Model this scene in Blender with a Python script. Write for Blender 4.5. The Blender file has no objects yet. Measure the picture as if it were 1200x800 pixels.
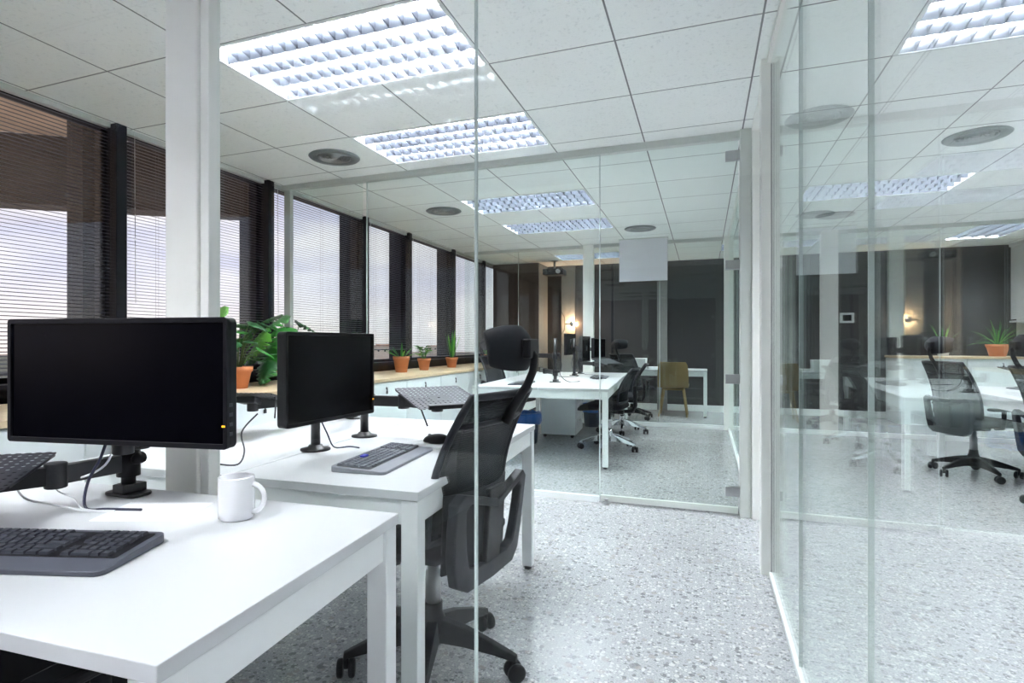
import bpy, bmesh, math, random
from mathutils import Vector, Matrix
R = math.radians
random.seed(7)
SC = bpy.context.scene
COL = SC.collection

# ------------------------------------------------------------------ camera
CEIL = 2.449
cam_d = bpy.data.cameras.new('camera'); cam = bpy.data.objects.new('camera', cam_d); COL.objects.link(cam)
cam.location = (0, 0, 1.10); cam.rotation_euler = (R(90), 0, R(20.74))
cam_d.sensor_width = 36; cam_d.lens = 672.15 / 1200 * 36
cam_d.shift_x = 29.8 / 1200; cam_d.shift_y = 1.87 / 1200
cam_d.clip_start = 0.02; cam_d.clip_end = 2000
SC.camera = cam

# ------------------------------------------------------------------ world / exposure
SKY = 1.28; TUBE = 112.0
SC.view_settings.view_transform = 'Standard'; SC.view_settings.look = 'None'
SC.view_settings.exposure = 0.08; SC.view_settings.gamma = 1.0
SC.view_settings.use_curve_mapping = False
SC.cycles.max_bounces = 16; SC.cycles.diffuse_bounces = 12; SC.cycles.glossy_bounces = 5
SC.cycles.transparent_max_bounces = 48; SC.cycles.transmission_bounces = 6
SC.cycles.caustics_reflective = False; SC.cycles.caustics_refractive = False
SC.cycles.sample_clamp_indirect = 60.0

w = bpy.data.worlds.new('sky'); SC.world = w; w.use_nodes = True
nt = w.node_tree; N = nt.nodes; L = nt.links
bg = N['Background']; tc = N.new('ShaderNodeTexCoord')
sep = N.new('ShaderNodeSeparateXYZ'); L.new(tc.outputs['Generated'], sep.inputs[0])
rp = N.new('ShaderNodeValToRGB'); L.new(sep.outputs['Z'], rp.inputs[0])
e = rp.color_ramp.elements
e[0].position = 0.0; e[0].color = (.95, .80, .74, 1)
e[1].position = 0.9; e[1].color = (.36, .40, .56, 1)
for p, c in ((.03, (.95, .86, .84, 1)), (.10, (.72, .70, .84, 1)), (.30, (.50, .51, .68, 1))):
    x = e.new(p); x.color = c
mp = N.new('ShaderNodeMapping'); mp.inputs['Scale'].default_value = (1.2, 1.2, 6.0); L.new(tc.outputs['Generated'], mp.inputs[0])
no = N.new('ShaderNodeTexNoise'); no.inputs['Scale'].default_value = 2.3; no.inputs['Detail'].default_value = 7; L.new(mp.outputs[0], no.inputs[0])
r2 = N.new('ShaderNodeValToRGB'); L.new(no.outputs['Fac'], r2.inputs[0])
r2.color_ramp.elements[0].position = .42; r2.color_ramp.elements[1].position = .62
mx = N.new('ShaderNodeMixRGB'); L.new(r2.outputs[0], mx.inputs[0]); L.new(rp.outputs[0], mx.inputs[1]); mx.inputs[2].default_value = (.93, .88, .92, 1)
L.new(mx.outputs[0], bg.inputs[0]); bg.inputs[1].default_value = SKY

# ------------------------------------------------------------------ materials
def mat(name, col, rough=.5, metal=0, noise=0, scale=30, spec=None, emit=None, es=0, coat=0, bump=0):
    m = bpy.data.materials.new(name); m.use_nodes = True
    n = m.node_tree.nodes; l = m.node_tree.links; b = n['Principled BSDF']
    b.inputs['Base Color'].default_value = (*col, 1); b.inputs['Roughness'].default_value = rough
    b.inputs['Metallic'].default_value = metal
    if spec is not None: b.inputs['Specular IOR Level'].default_value = spec
    if coat: b.inputs['Coat Weight'].default_value = coat; b.inputs['Coat Roughness'].default_value = .1
    if emit: b.inputs['Emission Color'].default_value = (*emit, 1); b.inputs['Emission Strength'].default_value = es
    if noise or bump:
        t = n.new('ShaderNodeTexCoord'); q = n.new('ShaderNodeTexNoise'); q.inputs['Scale'].default_value = scale; q.inputs['Detail'].default_value = 4
        l.new(t.outputs['Object'], q.inputs[0])
        if noise:
            x = n.new('ShaderNodeMixRGB'); x.inputs[1].default_value = (*[v * (1 - noise) for v in col], 1); x.inputs[2].default_value = (*[min(1, v * (1 + noise)) for v in col], 1)
            l.new(q.outputs['Fac'], x.inputs[0]); l.new(x.outputs[0], b.inputs['Base Color'])
        if bump:
            bb = n.new('ShaderNodeBump'); bb.inputs['Strength'].default_value = bump; bb.inputs['Distance'].default_value = .002
            l.new(q.outputs['Fac'], bb.inputs['Height']); l.new(bb.outputs[0], b.inputs['Normal'])
    return m

def glass_mat(name, tint, gain=1.0):
    m = bpy.data.materials.new(name); m.use_nodes = True
    n = m.node_tree.nodes; l = m.node_tree.links; n.clear()
    o = n.new('ShaderNodeOutputMaterial'); mix = n.new('ShaderNodeMixShader')
    tr = n.new('ShaderNodeBsdfTransparent'); tr.inputs[0].default_value = (*tint, 1)
    gl = n.new('ShaderNodeBsdfGlossy'); gl.inputs['Roughness'].default_value = 0.0; gl.inputs[0].default_value = (.95, 1, .985, 1)
    g = n.new('ShaderNodeNewGeometry'); mi = n.new('ShaderNodeMix'); mi.data_type = 'FLOAT'
    mi.inputs['A'].default_value = 1.5; mi.inputs['B'].default_value = 1 / 1.5
    l.new(g.outputs['Backfacing'], mi.inputs['Factor'])
    fr = n.new('ShaderNodeFresnel'); l.new(mi.outputs['Result'], fr.inputs['IOR'])
    mu = n.new('ShaderNodeMath'); mu.operation = 'MULTIPLY'; mu.inputs[1].default_value = gain; mu.use_clamp = True
    l.new(fr.outputs[0], mu.inputs[0]); l.new(mu.outputs[0], mix.inputs[0])
    l.new(tr.outputs[0], mix.inputs[1]); l.new(gl.outputs[0], mix.inputs[2]); l.new(mix.outputs[0], o.inputs[0])
    return m

M = {}
M['glass'] = glass_mat('partition glass', (.985, .994, .989), .85)
M['glassn'] = glass_mat('clear partition glass', (.985, .994, .989), .55)
M['glassf'] = glass_mat('green tinted partition glass', (.945, .975, .965), .55)
M['wglass'] = glass_mat('window glass', (.97, .975, .985), .5)
M['edge'] = mat('glass edge', (.62, .70, .68), .15)
M['white'] = mat('white laminate', (.60, .61, .625), .32)
M['whitem'] = mat('white painted metal', (.80, .82, .82), .35)
M['post'] = mat('pale lacquered aluminium', (.88, .88, .84), .4)
M['rail'] = mat('aluminium rail', (.60, .63, .60), .4, .1)
M['cabw'] = mat('cabinet white', (.80, .84, .85), .4)
M['wood'] = mat('light oak', (.72, .55, .36), .45, noise=.18, scale=14)
M['black'] = mat('black plastic', (.008, .008, .011), .42, spec=.3)
M['blackm'] = mat('black metal', (.015, .015, .018), .35)
M['screen'] = mat('dark screen', (.002, .002, .004), .22, spec=.12)
M['dark'] = mat('dark grey plastic', (.035, .037, .048), .45)
M['shell'] = mat('charcoal chair shell', (.014, .015, .022), .45, spec=.3)
M['fabric'] = mat('black seat fabric', (.010, .011, .017), .85, noise=.3, scale=300)
M['kbd'] = mat('slate keyboard plastic', (.085, .09, .115), .4)
M['key'] = mat('dark keycap', (.045, .048, .062), .35)
M['chrome'] = mat('chrome', (.8, .8, .82), .12, 1)
M['steel'] = mat('brushed steel', (.45, .46, .47), .35, .9)
M['mug'] = mat('white glaze', (.84, .84, .86), .12, coat=.4)
M['blind'] = mat('aluminium slat', (.13, .13, .17), .4, .1)
M['wframe'] = mat('black window frame', (.008, .008, .014), .45, spec=.3)
M['terra'] = mat('terracotta', (.62, .23, .10), .8, noise=.15, scale=12)
M['soil'] = mat('potting soil', (.03, .02, .014), .95, noise=.4, scale=80)
M['leaf'] = mat('green leaf', (.05, .27, .045), .35, noise=.35, scale=9)
M['leafl'] = mat('light green leaf', (.16, .46, .06), .4, noise=.3, scale=9)
M['leafd'] = mat('dark green leaf', (.03, .13, .04), .4, noise=.3, scale=9)
M['stem'] = mat('green stem', (.12, .18, .05), .6)
M['tube'] = mat('fluorescent tube', (.9, .9, .9), .3, emit=(.95, .98, 1.0), es=TUBE)
M['louv'] = mat('polished louvre', (.045, .050, .064), .28, 0, spec=.35)
M['house'] = mat('fixture housing', (.72, .75, .80), .4, .2)
M['vent'] = mat('grey vent metal', (.28, .30, .31), .4, .5)
M['taupe'] = mat('dark taupe wall panel', (.030, .027, .030), .3, noise=.15, scale=1.2)
M['brown'] = mat('brown wood panel', (.075, .050, .042), .3, noise=.2, scale=3)
M['pil'] = mat('grey pilaster', (.20, .20, .20), .5)
M['wallw'] = mat('white wall', (.72, .74, .74), .7)
M['yellow'] = mat('mustard shell', (.23, .155, .055), .45, noise=.06, scale=5)
M['ywood'] = mat('mustard stained wood', (.30, .20, .07), .5)
M['blue'] = mat('blue bag plastic', (.008, .12, .48), .3)
M['bin'] = mat('dark blue grey bin', (.03, .06, .11), .5)
M['paper'] = mat('white paper', (.86, .86, .88), .7)
M['panel'] = mat('white fabric panel', (.80, .79, .84), .8)
M['cablew'] = mat('white cable', (.72, .72, .74), .4)
M['cableb'] = mat('navy cable', (.012, .014, .04), .4)
M['amber'] = mat('amber indicator', (.9, .4, .02), .4, emit=(1, .45, .02), es=1.0)
M['bulb'] = mat('lit warm bulb', (1, .8, .5), .4, emit=(1, .62, .34), es=12)
M['bluelabel'] = mat('blue key label', (.05, .06, .55), .4)
M['soffit'] = mat('timber soffit', (.66, .50, .36), .6, noise=.35, scale=2.5)
M['hill'] = mat('hillside scrub', (.16, .17, .12), .95, noise=.6, scale=.05)
M['land'] = mat('pale plain', (.55, .45, .36), .95, noise=.4, scale=.02)
M['bld'] = mat('pale rendered building', (.75, .66, .58), .8)
M['tree'] = mat('dark tree canopy', (.06, .08, .05), .95, noise=.4, scale=.5)
M['white_tile'] = mat('white plastic', (.78, .79, .8), .4)

# mesh fabric of the chair backs: woven threads with small gaps
def mesh_fabric():
    m = bpy.data.materials.new('black mesh fabric'); m.use_nodes = True
    n = m.node_tree.nodes; l = m.node_tree.links; b = n['Principled BSDF']
    b.inputs['Base Color'].default_value = (.007, .008, .012, 1); b.inputs['Roughness'].default_value = .8; b.inputs['Specular IOR Level'].default_value = .2
    t = n.new('ShaderNodeTexCoord'); wv = n.new('ShaderNodeTexWave'); wv.bands_direction = 'Z'; wv.inputs['Scale'].default_value = 42
    l.new(t.outputs['Object'], wv.inputs[0])
    r = n.new('ShaderNodeValToRGB'); l.new(wv.outputs['Fac'], r.inputs[0])
    r.color_ramp.elements[0].position = .10; r.color_ramp.elements[0].color = (.55, .55, .55, 1)
    r.color_ramp.elements[1].position = .35; r.color_ramp.elements[1].color = (.93, .93, .93, 1)
    l.new(r.outputs[0], b.inputs['Alpha'])
    return m
M['mesh'] = mesh_fabric()

def tray_mat():   # black steel sheet with rows of punched holes
    m = bpy.data.materials.new('perforated black steel'); m.use_nodes = True
    n = m.node_tree.nodes; l = m.node_tree.links; b = n['Principled BSDF']
    b.inputs['Base Color'].default_value = (.035, .037, .05, 1); b.inputs['Roughness'].default_value = .33; b.inputs['Metallic'].default_value = .3
    t = n.new('ShaderNodeTexCoord'); sx = n.new('ShaderNodeSeparateXYZ'); l.new(t.outputs['Object'], sx.inputs[0])
    fs = []
    for a in 'XY':
        d = n.new('ShaderNodeMath'); d.operation = 'MULTIPLY'; d.inputs[1].default_value = 1 / .021; l.new(sx.outputs[a], d.inputs[0])
        f = n.new('ShaderNodeMath'); f.operation = 'FRACT'; l.new(d.outputs[0], f.inputs[0])
        s = n.new('ShaderNodeMath'); s.operation = 'SUBTRACT'; s.inputs[1].default_value = .5; l.new(f.outputs[0], s.inputs[0])
        p = n.new('ShaderNodeMath'); p.operation = 'POWER'; p.inputs[1].default_value = 2; l.new(s.outputs[0], p.inputs[0]); fs.append(p)
    ad = n.new('ShaderNodeMath'); ad.operation = 'ADD'; l.new(fs[0].outputs[0], ad.inputs[0]); l.new(fs[1].outputs[0], ad.inputs[1])
    gt = n.new('ShaderNodeMath'); gt.operation = 'GREATER_THAN'; gt.inputs[1].default_value = .075; l.new(ad.outputs[0], gt.inputs[0])
    l.new(gt.outputs[0], b.inputs['Alpha'])
    return m
M['tray'] = tray_mat()

def floor_mat():
    m = bpy.data.materials.new('grey terrazzo'); m.use_nodes = True
    n = m.node_tree.nodes; l = m.node_tree.links; b = n['Principled BSDF']
    t = n.new('ShaderNodeTexCoord')
    nz = n.new('ShaderNodeTexNoise'); nz.inputs['Scale'].default_value = 1.3; nz.inputs['Detail'].default_value = 3; l.new(t.outputs['Object'], nz.inputs[0])
    base = n.new('ShaderNodeMixRGB'); base.inputs[1].default_value = (.40, .405, .42, 1); base.inputs[2].default_value = (.52, .525, .54, 1); l.new(nz.outputs['Fac'], base.inputs[0])
    # fine grain
    fg = n.new('ShaderNodeTexNoise'); fg.inputs['Scale'].default_value = 160; fg.inputs['Detail'].default_value = 3; l.new(t.outputs['Object'], fg.inputs[0])
    fr = n.new('ShaderNodeValToRGB'); l.new(fg.outputs['Fac'], fr.inputs[0]); fr.color_ramp.elements[0].position = .38; fr.color_ramp.elements[0].color = (.74, .74, .76, 1); fr.color_ramp.elements[1].position = .6; fr.color_ramp.elements[1].color = (1, 1, 1, 1)
    m1 = n.new('ShaderNodeMixRGB'); m1.blend_type = 'MULTIPLY'; m1.inputs[0].default_value = 1; l.new(base.outputs[0], m1.inputs[1]); l.new(fr.outputs[0], m1.inputs[2])
    cur = m1
    # warp coordinates so chips are irregular
    wn = n.new('ShaderNodeTexNoise'); wn.inputs['Scale'].default_value = 38; l.new(t.outputs['Object'], wn.inputs[0])
    vm = n.new('ShaderNodeVectorMath'); vm.operation = 'SCALE'; vm.inputs['Scale'].default_value = .018; l.new(wn.outputs['Color'], vm.inputs[0])
    va = n.new('ShaderNodeVectorMath'); va.operation = 'ADD'; l.new(t.outputs['Object'], va.inputs[0]); l.new(vm.outputs[0], va.inputs[1])
    for sc, thr, colr, keep, seed in ((33, .24, (.13, .135, .14), .34, 0), (21, .26, (.20, .20, .21), .16, 5), (75, .30, (.17, .17, .18), .32, 9), (48, .27, (.68, .67, .66), .26, 13), (26, .25, (.34, .32, .30), .22, 21), (95, .34, (.70, .70, .70), .25, 31)):
        mpn = n.new('ShaderNodeMapping'); mpn.inputs['Location'].default_value = (seed * 1.7, seed * .9, 0); l.new(va.outputs[0], mpn.inputs[0])
        v = n.new('ShaderNodeTexVoronoi'); v.inputs['Scale'].default_value = sc; v.voronoi_dimensions = '2D'; l.new(mpn.outputs[0], v.inputs['Vector'])
        sp = n.new('ShaderNodeSeparateColor'); l.new(v.outputs['Color'], sp.inputs[0])
        rad = n.new('ShaderNodeMath'); rad.operation = 'MULTIPLY'; rad.inputs[1].default_value = thr * 1.6; l.new(sp.outputs['Green'], rad.inputs[0])
        lt = n.new('ShaderNodeMath'); lt.operation = 'LESS_THAN'; l.new(v.outputs['Distance'], lt.inputs[0]); l.new(rad.outputs[0], lt.inputs[1])
        kp = n.new('ShaderNodeMath'); kp.operation = 'LESS_THAN'; kp.inputs[1].default_value = keep; l.new(sp.outputs['Red'], kp.inputs[0])
        ml = n.new('ShaderNodeMath'); ml.operation = 'MULTIPLY'; l.new(lt.outputs[0], ml.inputs[0]); l.new(kp.outputs[0], ml.inputs[1])
        sl = n.new('ShaderNodeMath'); sl.operation = 'MULTIPLY'; sl.inputs[1].default_value = .68; l.new(ml.outputs[0], sl.inputs[0])
        x = n.new('ShaderNodeMixRGB'); l.new(sl.outputs[0], x.inputs[0]); l.new(cur.outputs[0], x.inputs[1]); x.inputs[2].default_value = (*colr, 1); cur = x
    l.new(cur.outputs[0], b.inputs['Base Color'])
    b.inputs['Roughness'].default_value = .2; b.inputs['Specular IOR Level'].default_value = .5
    return m
M['floor'] = floor_mat()

def ceil_mat():
    m = bpy.data.materials.new('mineral ceiling tiles'); m.use_nodes = True
    n = m.node_tree.nodes; l = m.node_tree.links; b = n['Principled BSDF']; b.inputs['Roughness'].default_value = .8
    t = n.new('ShaderNodeTexCoord'); sx = n.new('ShaderNodeSeparateXYZ'); l.new(t.outputs['Object'], sx.inputs[0])
    ds = []
    for a, off in (('X', -2.171), ('Y', 1.997)):
        s = n.new('ShaderNodeMath'); s.operation = 'SUBTRACT'; s.inputs[1].default_value = off - 60; l.new(sx.outputs[a], s.inputs[0])
        q = n.new('ShaderNodeMath'); q.operation = 'PINGPONG'; q.inputs[1].default_value = .3; l.new(s.outputs[0], q.inputs[0]); ds.append(q)
    mn = n.new('ShaderNodeMath'); mn.operation = 'MINIMUM'; l.new(ds[0].outputs[0], mn.inputs[0]); l.new(ds[1].outputs[0], mn.inputs[1])
    lt = n.new('ShaderNodeMath'); lt.operation = 'LESS_THAN'; lt.inputs[1].default_value = .0042; l.new(mn.outputs[0], lt.inputs[0])
    nz = n.new('ShaderNodeTexNoise'); nz.inputs['Scale'].default_value = 70; nz.inputs['Detail'].default_value = 6; l.new(t.outputs['Object'], nz.inputs[0])
    r = n.new('ShaderNodeValToRGB'); l.new(nz.outputs['Fac'], r.inputs[0])
    r.color_ramp.elements[0].position = .30; r.color_ramp.elements[0].color = (.78, .80, .79, 1)
    r.color_ramp.elements[1].position = .42; r.color_ramp.elements[1].color = (.93, .945, .93, 1)
    x = n.new('ShaderNodeMixRGB'); l.new(lt.outputs[0], x.inputs[0]); l.new(r.outputs[0], x.inputs[1]); x.inputs[2].default_value = (.24, .25, .25, 1)
    l.new(x.outputs[0], b.inputs['Base Color'])
    return m
M['ceil'] = ceil_mat()

# ------------------------------------------------------------------ mesh builder
class MB:
    def __init__(s): s.bm = bmesh.new()
    def _add(s, verts, faces, smooth=False):
        vs = [s.bm.verts.new(v) for v in verts]
        for f in faces:
            try:
                fc = s.bm.faces.new([vs[i] for i in f]); fc.smooth = smooth
            except ValueError: pass
        return vs
    def box(s, x0, y0, z0, x1, y1, z1, rot=None, at=(0, 0, 0)):
        vs = [Vector((x, y, z)) for z in (z0, z1) for y in (y0, y1) for x in (x0, x1)]
        if rot is not None: vs = [rot @ v for v in vs]
        vs = [v + Vector(at) for v in vs]
        s._add(vs, [(0, 2, 3, 1), (4, 5, 7, 6), (0, 1, 5, 4), (2, 6, 7, 3), (0, 4, 6, 2), (1, 3, 7, 5)]); return s
    def tube(s, pts, r, seg=8, caps=True):
        pts = [Vector(p) for p in pts]; rs = r if isinstance(r, (list, tuple)) else [r] * len(pts)
        rings = []; up = None
        for i, p in enumerate(pts):
            d = (pts[min(i + 1, len(pts) - 1)] - pts[max(i - 1, 0)]).normalized()
            if up is None:
                up = Vector((0, 0, 1)) if abs(d.z) < .9 else Vector((1, 0, 0))
            a = d.cross(up).normalized(); b = a.cross(d).normalized(); up = b
            rings.append([p + (a * math.cos(2 * math.pi * k / seg) + b * math.sin(2 * math.pi * k / seg)) * rs[i] for k in range(seg)])
        vs = [v for rg in rings for v in rg]; fs = []
        for i in range(len(rings) - 1):
            for k in range(seg):
                fs.append((i * seg + k, i * seg + (k + 1) % seg, (i + 1) * seg + (k + 1) % seg, (i + 1) * seg + k))
        if caps: fs.append(tuple(range(seg - 1, -1, -1))); fs.append(tuple((len(rings) - 1) * seg + k for k in range(seg)))
        s._add(vs, fs, True); return s
    def lathe(s, prof, seg=24, at=(0, 0, 0), rot=None):
        vs = []; fs = []; at = Vector(at)
        for (r, z) in prof:
            for k in range(seg):
                v = Vector((r * math.cos(2 * math.pi * k / seg), r * math.sin(2 * math.pi * k / seg), z))
                if rot is not None: v = rot @ v
                vs.append(v + at)
        for i in range(len(prof) - 1):
            for k in range(seg):
                fs.append((i * seg + k, i * seg + (k + 1) % seg, (i + 1) * seg + (k + 1) % seg, (i + 1) * seg + k))
        fs.append(tuple(range(seg - 1, -1, -1))); fs.append(tuple((len(prof) - 1) * seg + k for k in range(seg)))
        s._add(vs, fs, True); return s
    def grid(s, fn, nu, nv, thick=0, smooth=True):
        vs = [fn(i / nu, j / nv) for j in range(nv + 1) for i in range(nu + 1)]
        fs = [(j * (nu + 1) + i, j * (nu + 1) + i + 1, (j + 1) * (nu + 1) + i + 1, (j + 1) * (nu + 1) + i) for j in range(nv) for i in range(nu)]
        s._add(vs, fs, smooth); s.thick = thick; return s
    def prism(s, pts, z0, z1, xf=None):   # polygon pts (x,y) extruded z0..z1, xf maps Vector->Vector
        n = len(pts); xf = xf or (lambda v: v)
        vs = [xf(Vector((x, y, z))) for z in (z0, z1) for x, y in pts]
        fs = [tuple(range(n - 1, -1, -1)), tuple(range(n, 2 * n))] + [(i, (i + 1) % n, n + (i + 1) % n, n + i) for i in range(n)]
        s._add(vs, fs); return s
    def frame(s, outer, inner, z0, z1, xf=None):   # ring between two polygons with the same vertex count
        n = len(outer); xf = xf or (lambda v: v)
        vs = [xf(Vector((x, y, z))) for z in (z0, z1) for P in (outer, inner) for x, y in P]
        fs = []
        for i in range(n):
            j = (i + 1) % n
            fs += [(j, i, n + i, n + j), (2 * n + i, 2 * n + j, 3 * n + j, 3 * n + i), (i, j, 2 * n + j, 2 * n + i), (n + j, n + i, 3 * n + i, 3 * n + j)]
        s._add(vs, fs); return s
    def build(s, name, m, parent=None, bevel=0, loc=None, rot=None, sub=0, solid=0, autos=False):
        bmesh.ops.recalc_face_normals(s.bm, faces=s.bm.faces) if not getattr(s, 'thick', 0) else None
        me = bpy.data.meshes.new(name); s.bm.to_mesh(me); s.bm.free(); me.materials.append(M[m] if isinstance(m, str) else m)
        o = bpy.data.objects.new(name, me); COL.objects.link(o)
        if parent: o.parent = parent
        if loc: o.location = loc
        if rot: o.rotation_euler = rot
        th = solid or getattr(s, 'thick', 0)
        if th:
            q = o.modifiers.new('solid', 'SOLIDIFY'); q.thickness = th; q.offset = 0
        if bevel:
            q = o.modifiers.new('bevel', 'BEVEL'); q.width = bevel; q.segments = 3; q.limit_method = 'ANGLE'
        if sub:
            q = o.modifiers.new('sub', 'SUBSURF'); q.levels = sub; q.render_levels = sub
        return o

def tag(o, label=None, cat=None, group=None, kind=None):
    if label: o['label'] = label
    if cat: o['category'] = cat
    if group: o['group'] = group
    if kind: o['kind'] = kind
    return o
def thing(name, label, cat, loc=(0, 0, 0), rz=0, group=None, kind=None):
    o = bpy.data.objects.new(name, None); COL.objects.link(o); o.empty_display_size = .1
    o.location = loc; o.rotation_euler = (0, 0, rz); return tag(o, label, cat, group, kind)
def struct(name, parent=None, loc=(0, 0, 0)):
    o = bpy.data.objects.new(name, None); COL.objects.link(o); o.location = loc
    if parent: o.parent = parent
    else: o['kind'] = 'structure'
    return o
def copy_tree(o, parent=None):
    c = o.copy(); COL.objects.link(c)
    if parent: c.parent = parent
    for ch in list(o.children): copy_tree(ch, c)
    return c
def dup(src, label, loc, rz, group=None):
    c = copy_tree(src); c.location = loc; c.rotation_euler = (0, 0, rz); c['label'] = label
    if group: c['group'] = group
    return c
def rrect(w, h, r, n=5, cx=0, cy=0):
    pts = []
    for qx, qy, a0 in ((1, 1, 0), (-1, 1, 90), (-1, -1, 180), (1, -1, 270)):
        for k in range(n + 1):
            a = R(a0 + 90 * k / n); pts.append((cx + qx * (w / 2 - r) + r * math.cos(a), cy + qy * (h / 2 - r) + r * math.sin(a)))
    return pts

# ================================================================== SETTING
CT = .79
XL, XR, XG = -3.46, 3.99, 0.30
YB, YF = -2.6, 9.88
Y1, Y2, Y3 = 1.215, 4.0, 7.9
f = MB().box(XL - .1, YB - .1, -.1, XR + .1, YF + .1, 0).build('floor', 'floor'); f['kind'] = 'structure'

# ceiling with cut-outs for the recessed fittings
LX = -2.171
fix = [(LX, 1.997, 0), (LX, 3.197, 0), (LX, 5.0, 0), (LX, 6.2, 0), (LX, 8.6, 0), (LX, -.40, 0), (LX, -1.6, 0),
       (.829, 2.597, 0), (.829, 5.597, 0), (2.5, -.40, 0), (.829, -.40, 0), (.22, 8.45, 0), (2.93, 7.95 + .0, 1), (2.5, 4.4, 0)]
def rect(fx):
    x, y, r = fx; return (x, y, x + (.6 if r else 1.2), y + (1.2 if r else .6))
rects = [rect(q) for q in fix]
cut = [(a + .008, b + .008, c - .008, d - .008) for a, b, c, d in rects]
xs = sorted({XL - .1, XR + .1, *[q[0] for q in cut], *[q[2] for q in cut]}); ys = sorted({YB - .1, YF + .1, *[q[1] for q in cut], *[q[3] for q in cut]})
mb = MB()
for i in range(len(xs) - 1):
    run = None
    for j in range(len(ys) - 1):
        cx_, cy_ = (xs[i] + xs[i + 1]) / 2, (ys[j] + ys[j + 1]) / 2
        hole = any(a < cx_ < c and b < cy_ < d for a, b, c, d in cut)
        if not hole: mb.box(xs[i], ys[j], CEIL, xs[i + 1], ys[j + 1], CEIL + .012)
o = mb.build('ceiling', 'ceil'); o['kind'] = 'structure'
o = MB().box(XL - .1, YB - .1, CEIL + .25, XR + .1, YF + .1, CEIL + .35).build('light_block_slab', 'wallw', o)  # unseen slab added above the tiles to stop sky light leaking in

# walls
def wall(name, b, m): o = MB().box(*b).build(name, m); o['kind'] = 'structure'; return o
wb = wall('wall_back', (XL - .1, YF, 0, XR + .1, YF + .1, CEIL), 'taupe')
wall('wall_camera_side', (XL - .1, YB - .1, 0, XR + .1, YB, CEIL), 'taupe')
wall('wall_right', (XR, YB, 0, XR + .1, YF, CEIL), 'wallw')
o = MB().box(-3.40, 9.30, 0, -2.59, YF, CEIL - .002).build('trim_1', 'brown'); o['kind'] = 'structure'
o = MB().box(-2.592, 9.31, .005, -2.585, YF, CEIL - .003).build('trim_side', 'pil', o)
o = MB().box(-2.33, YF - .03, 0, -2.09, YF, CEIL).build('trim_2', 'pil'); o['kind'] = 'structure'
o = MB().box(-.72, YF - .03, 0, -.56, YF, CEIL).build('trim_3', 'pil'); o['kind'] = 'structure'
o = MB().box(-2.09, YF - .015, 0, XR, YF, .10).build('baseboard_back', 'whitem'); o['kind'] = 'structure'
# dark panel joints on the back wall
for x in (-1.45, 0.6, 1.25, 2.5, 3.3):
    MB().box(x - .02, YF - .012, .1, x + .02, YF, CEIL).build('panel_joint', 'pil' if x in (1.25,) else 'wframe', wb)

# window wall : low black parapet, mullions, panes
par = wall('wall_left', (XL - .12, YB, 0, XL, YF, .86), 'wframe')
MB().box(-3.47, YB, .86, -3.34, YF, .885).build('window_ledge', 'wframe', par)
mull = [-2.55, -1.35, -.1, 1.2, 2.515, 3.825, 5.28, 6.25, 7.58, 8.80]
ends = mull + [9.85]
for i, y in enumerate(mull):
    o = MB().box(XL - .06, y - .035, .86, -3.36, y + .035, CEIL).build('trim_%d' % (i + 4), 'wframe', bevel=.004); o['kind'] = 'structure'
for i in range(len(mull)):
    y0, y1 = mull[i] + .035, ends[i + 1] - .035
    wdw = struct('window_%d' % (i + 1))
    fo = [(y0, .885), (y1, .885), (y1, CEIL), (y0, CEIL)]; fi = [(y0 + .03, .915), (y1 - .03, .915), (y1 - .03, CEIL - .03), (y0 + .03, CEIL - .03)]
    MB().frame(fo, fi, XL - .05, XL, lambda v: Vector((v.z, v.x, v.y))).build('window_frame', 'wframe', wdw)
    MB().box(XL - .03, y0 + .03, .915, XL - .022, y1 - .03, CEIL - .03).build('window_pane', 'wglass', wdw)
# columns standing outside the panes
for i, (a, b) in enumerate(((1.22, 1.42), (2.52, 2.74), (4.0, 4.18), (5.5, 5.74), (6.6, 6.8), (8.04, 8.26))):
    o = MB().box(-3.87, a, -.1, -3.72, b, 3.0).build('trim_%d' % (i + 20), 'wframe'); o['kind'] = 'structure'
# timber soffit and dark fascia beam over the nearer windows
A = Matrix.Rotation(R(36), 3, 'Z')
d = Vector((3.12, 2.25, 0)).normalized(); nrm = Vector((-d.y, d.x, 0)); p0 = Vector((-5.0, 3.06, 0))
mb = MB(); a_ = p0 - d * 8; b_ = p0 + d * 1.55
mb._add([Vector((*(q + nrm * w_).xy, z)) for z in (2.22, 2.78) for q, w_ in ((a_, 0), (b_, 0), (b_, .25), (a_, .25))],
        [(0, 3, 2, 1), (4, 5, 6, 7), (0, 1, 5, 4), (1, 2, 6, 5), (2, 3, 7, 6), (3, 0, 4, 7)])
o = mb.build('trim_30', 'wframe'); o['kind'] = 'structure'
mb = MB(); mb.prism([(-12, -2.2), (-3.6, -4.0), (-3.6, 4.02), (-5.0, 3.06)], 2.78, 2.86)
o = mb.build('trim_31', 'soffit'); o['kind'] = 'structure'
# land outside
o = MB().box(-900, -500, -14.2, -10, 900, -14).build('ground', 'land'); o['kind'] = 'structure'
random.seed(3)
mb = MB()
def hillf(u, v):
    x = -60 - 120 * v; y = -40 + 170 * u
    hgt = (math.exp(-((u - .42) / .22) ** 2) * 14 + 4 * math.sin(u * 9 + 1) + 2 * math.sin(u * 31)) * math.sin(math.pi * min(1, v * 1.0)) ** .7
    return Vector((x, y, -14 + max(0, hgt + 4)))
mb.grid(hillf, 60, 14); o = mb.build('hillside', 'hill'); o['kind'] = 'structure'

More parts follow.
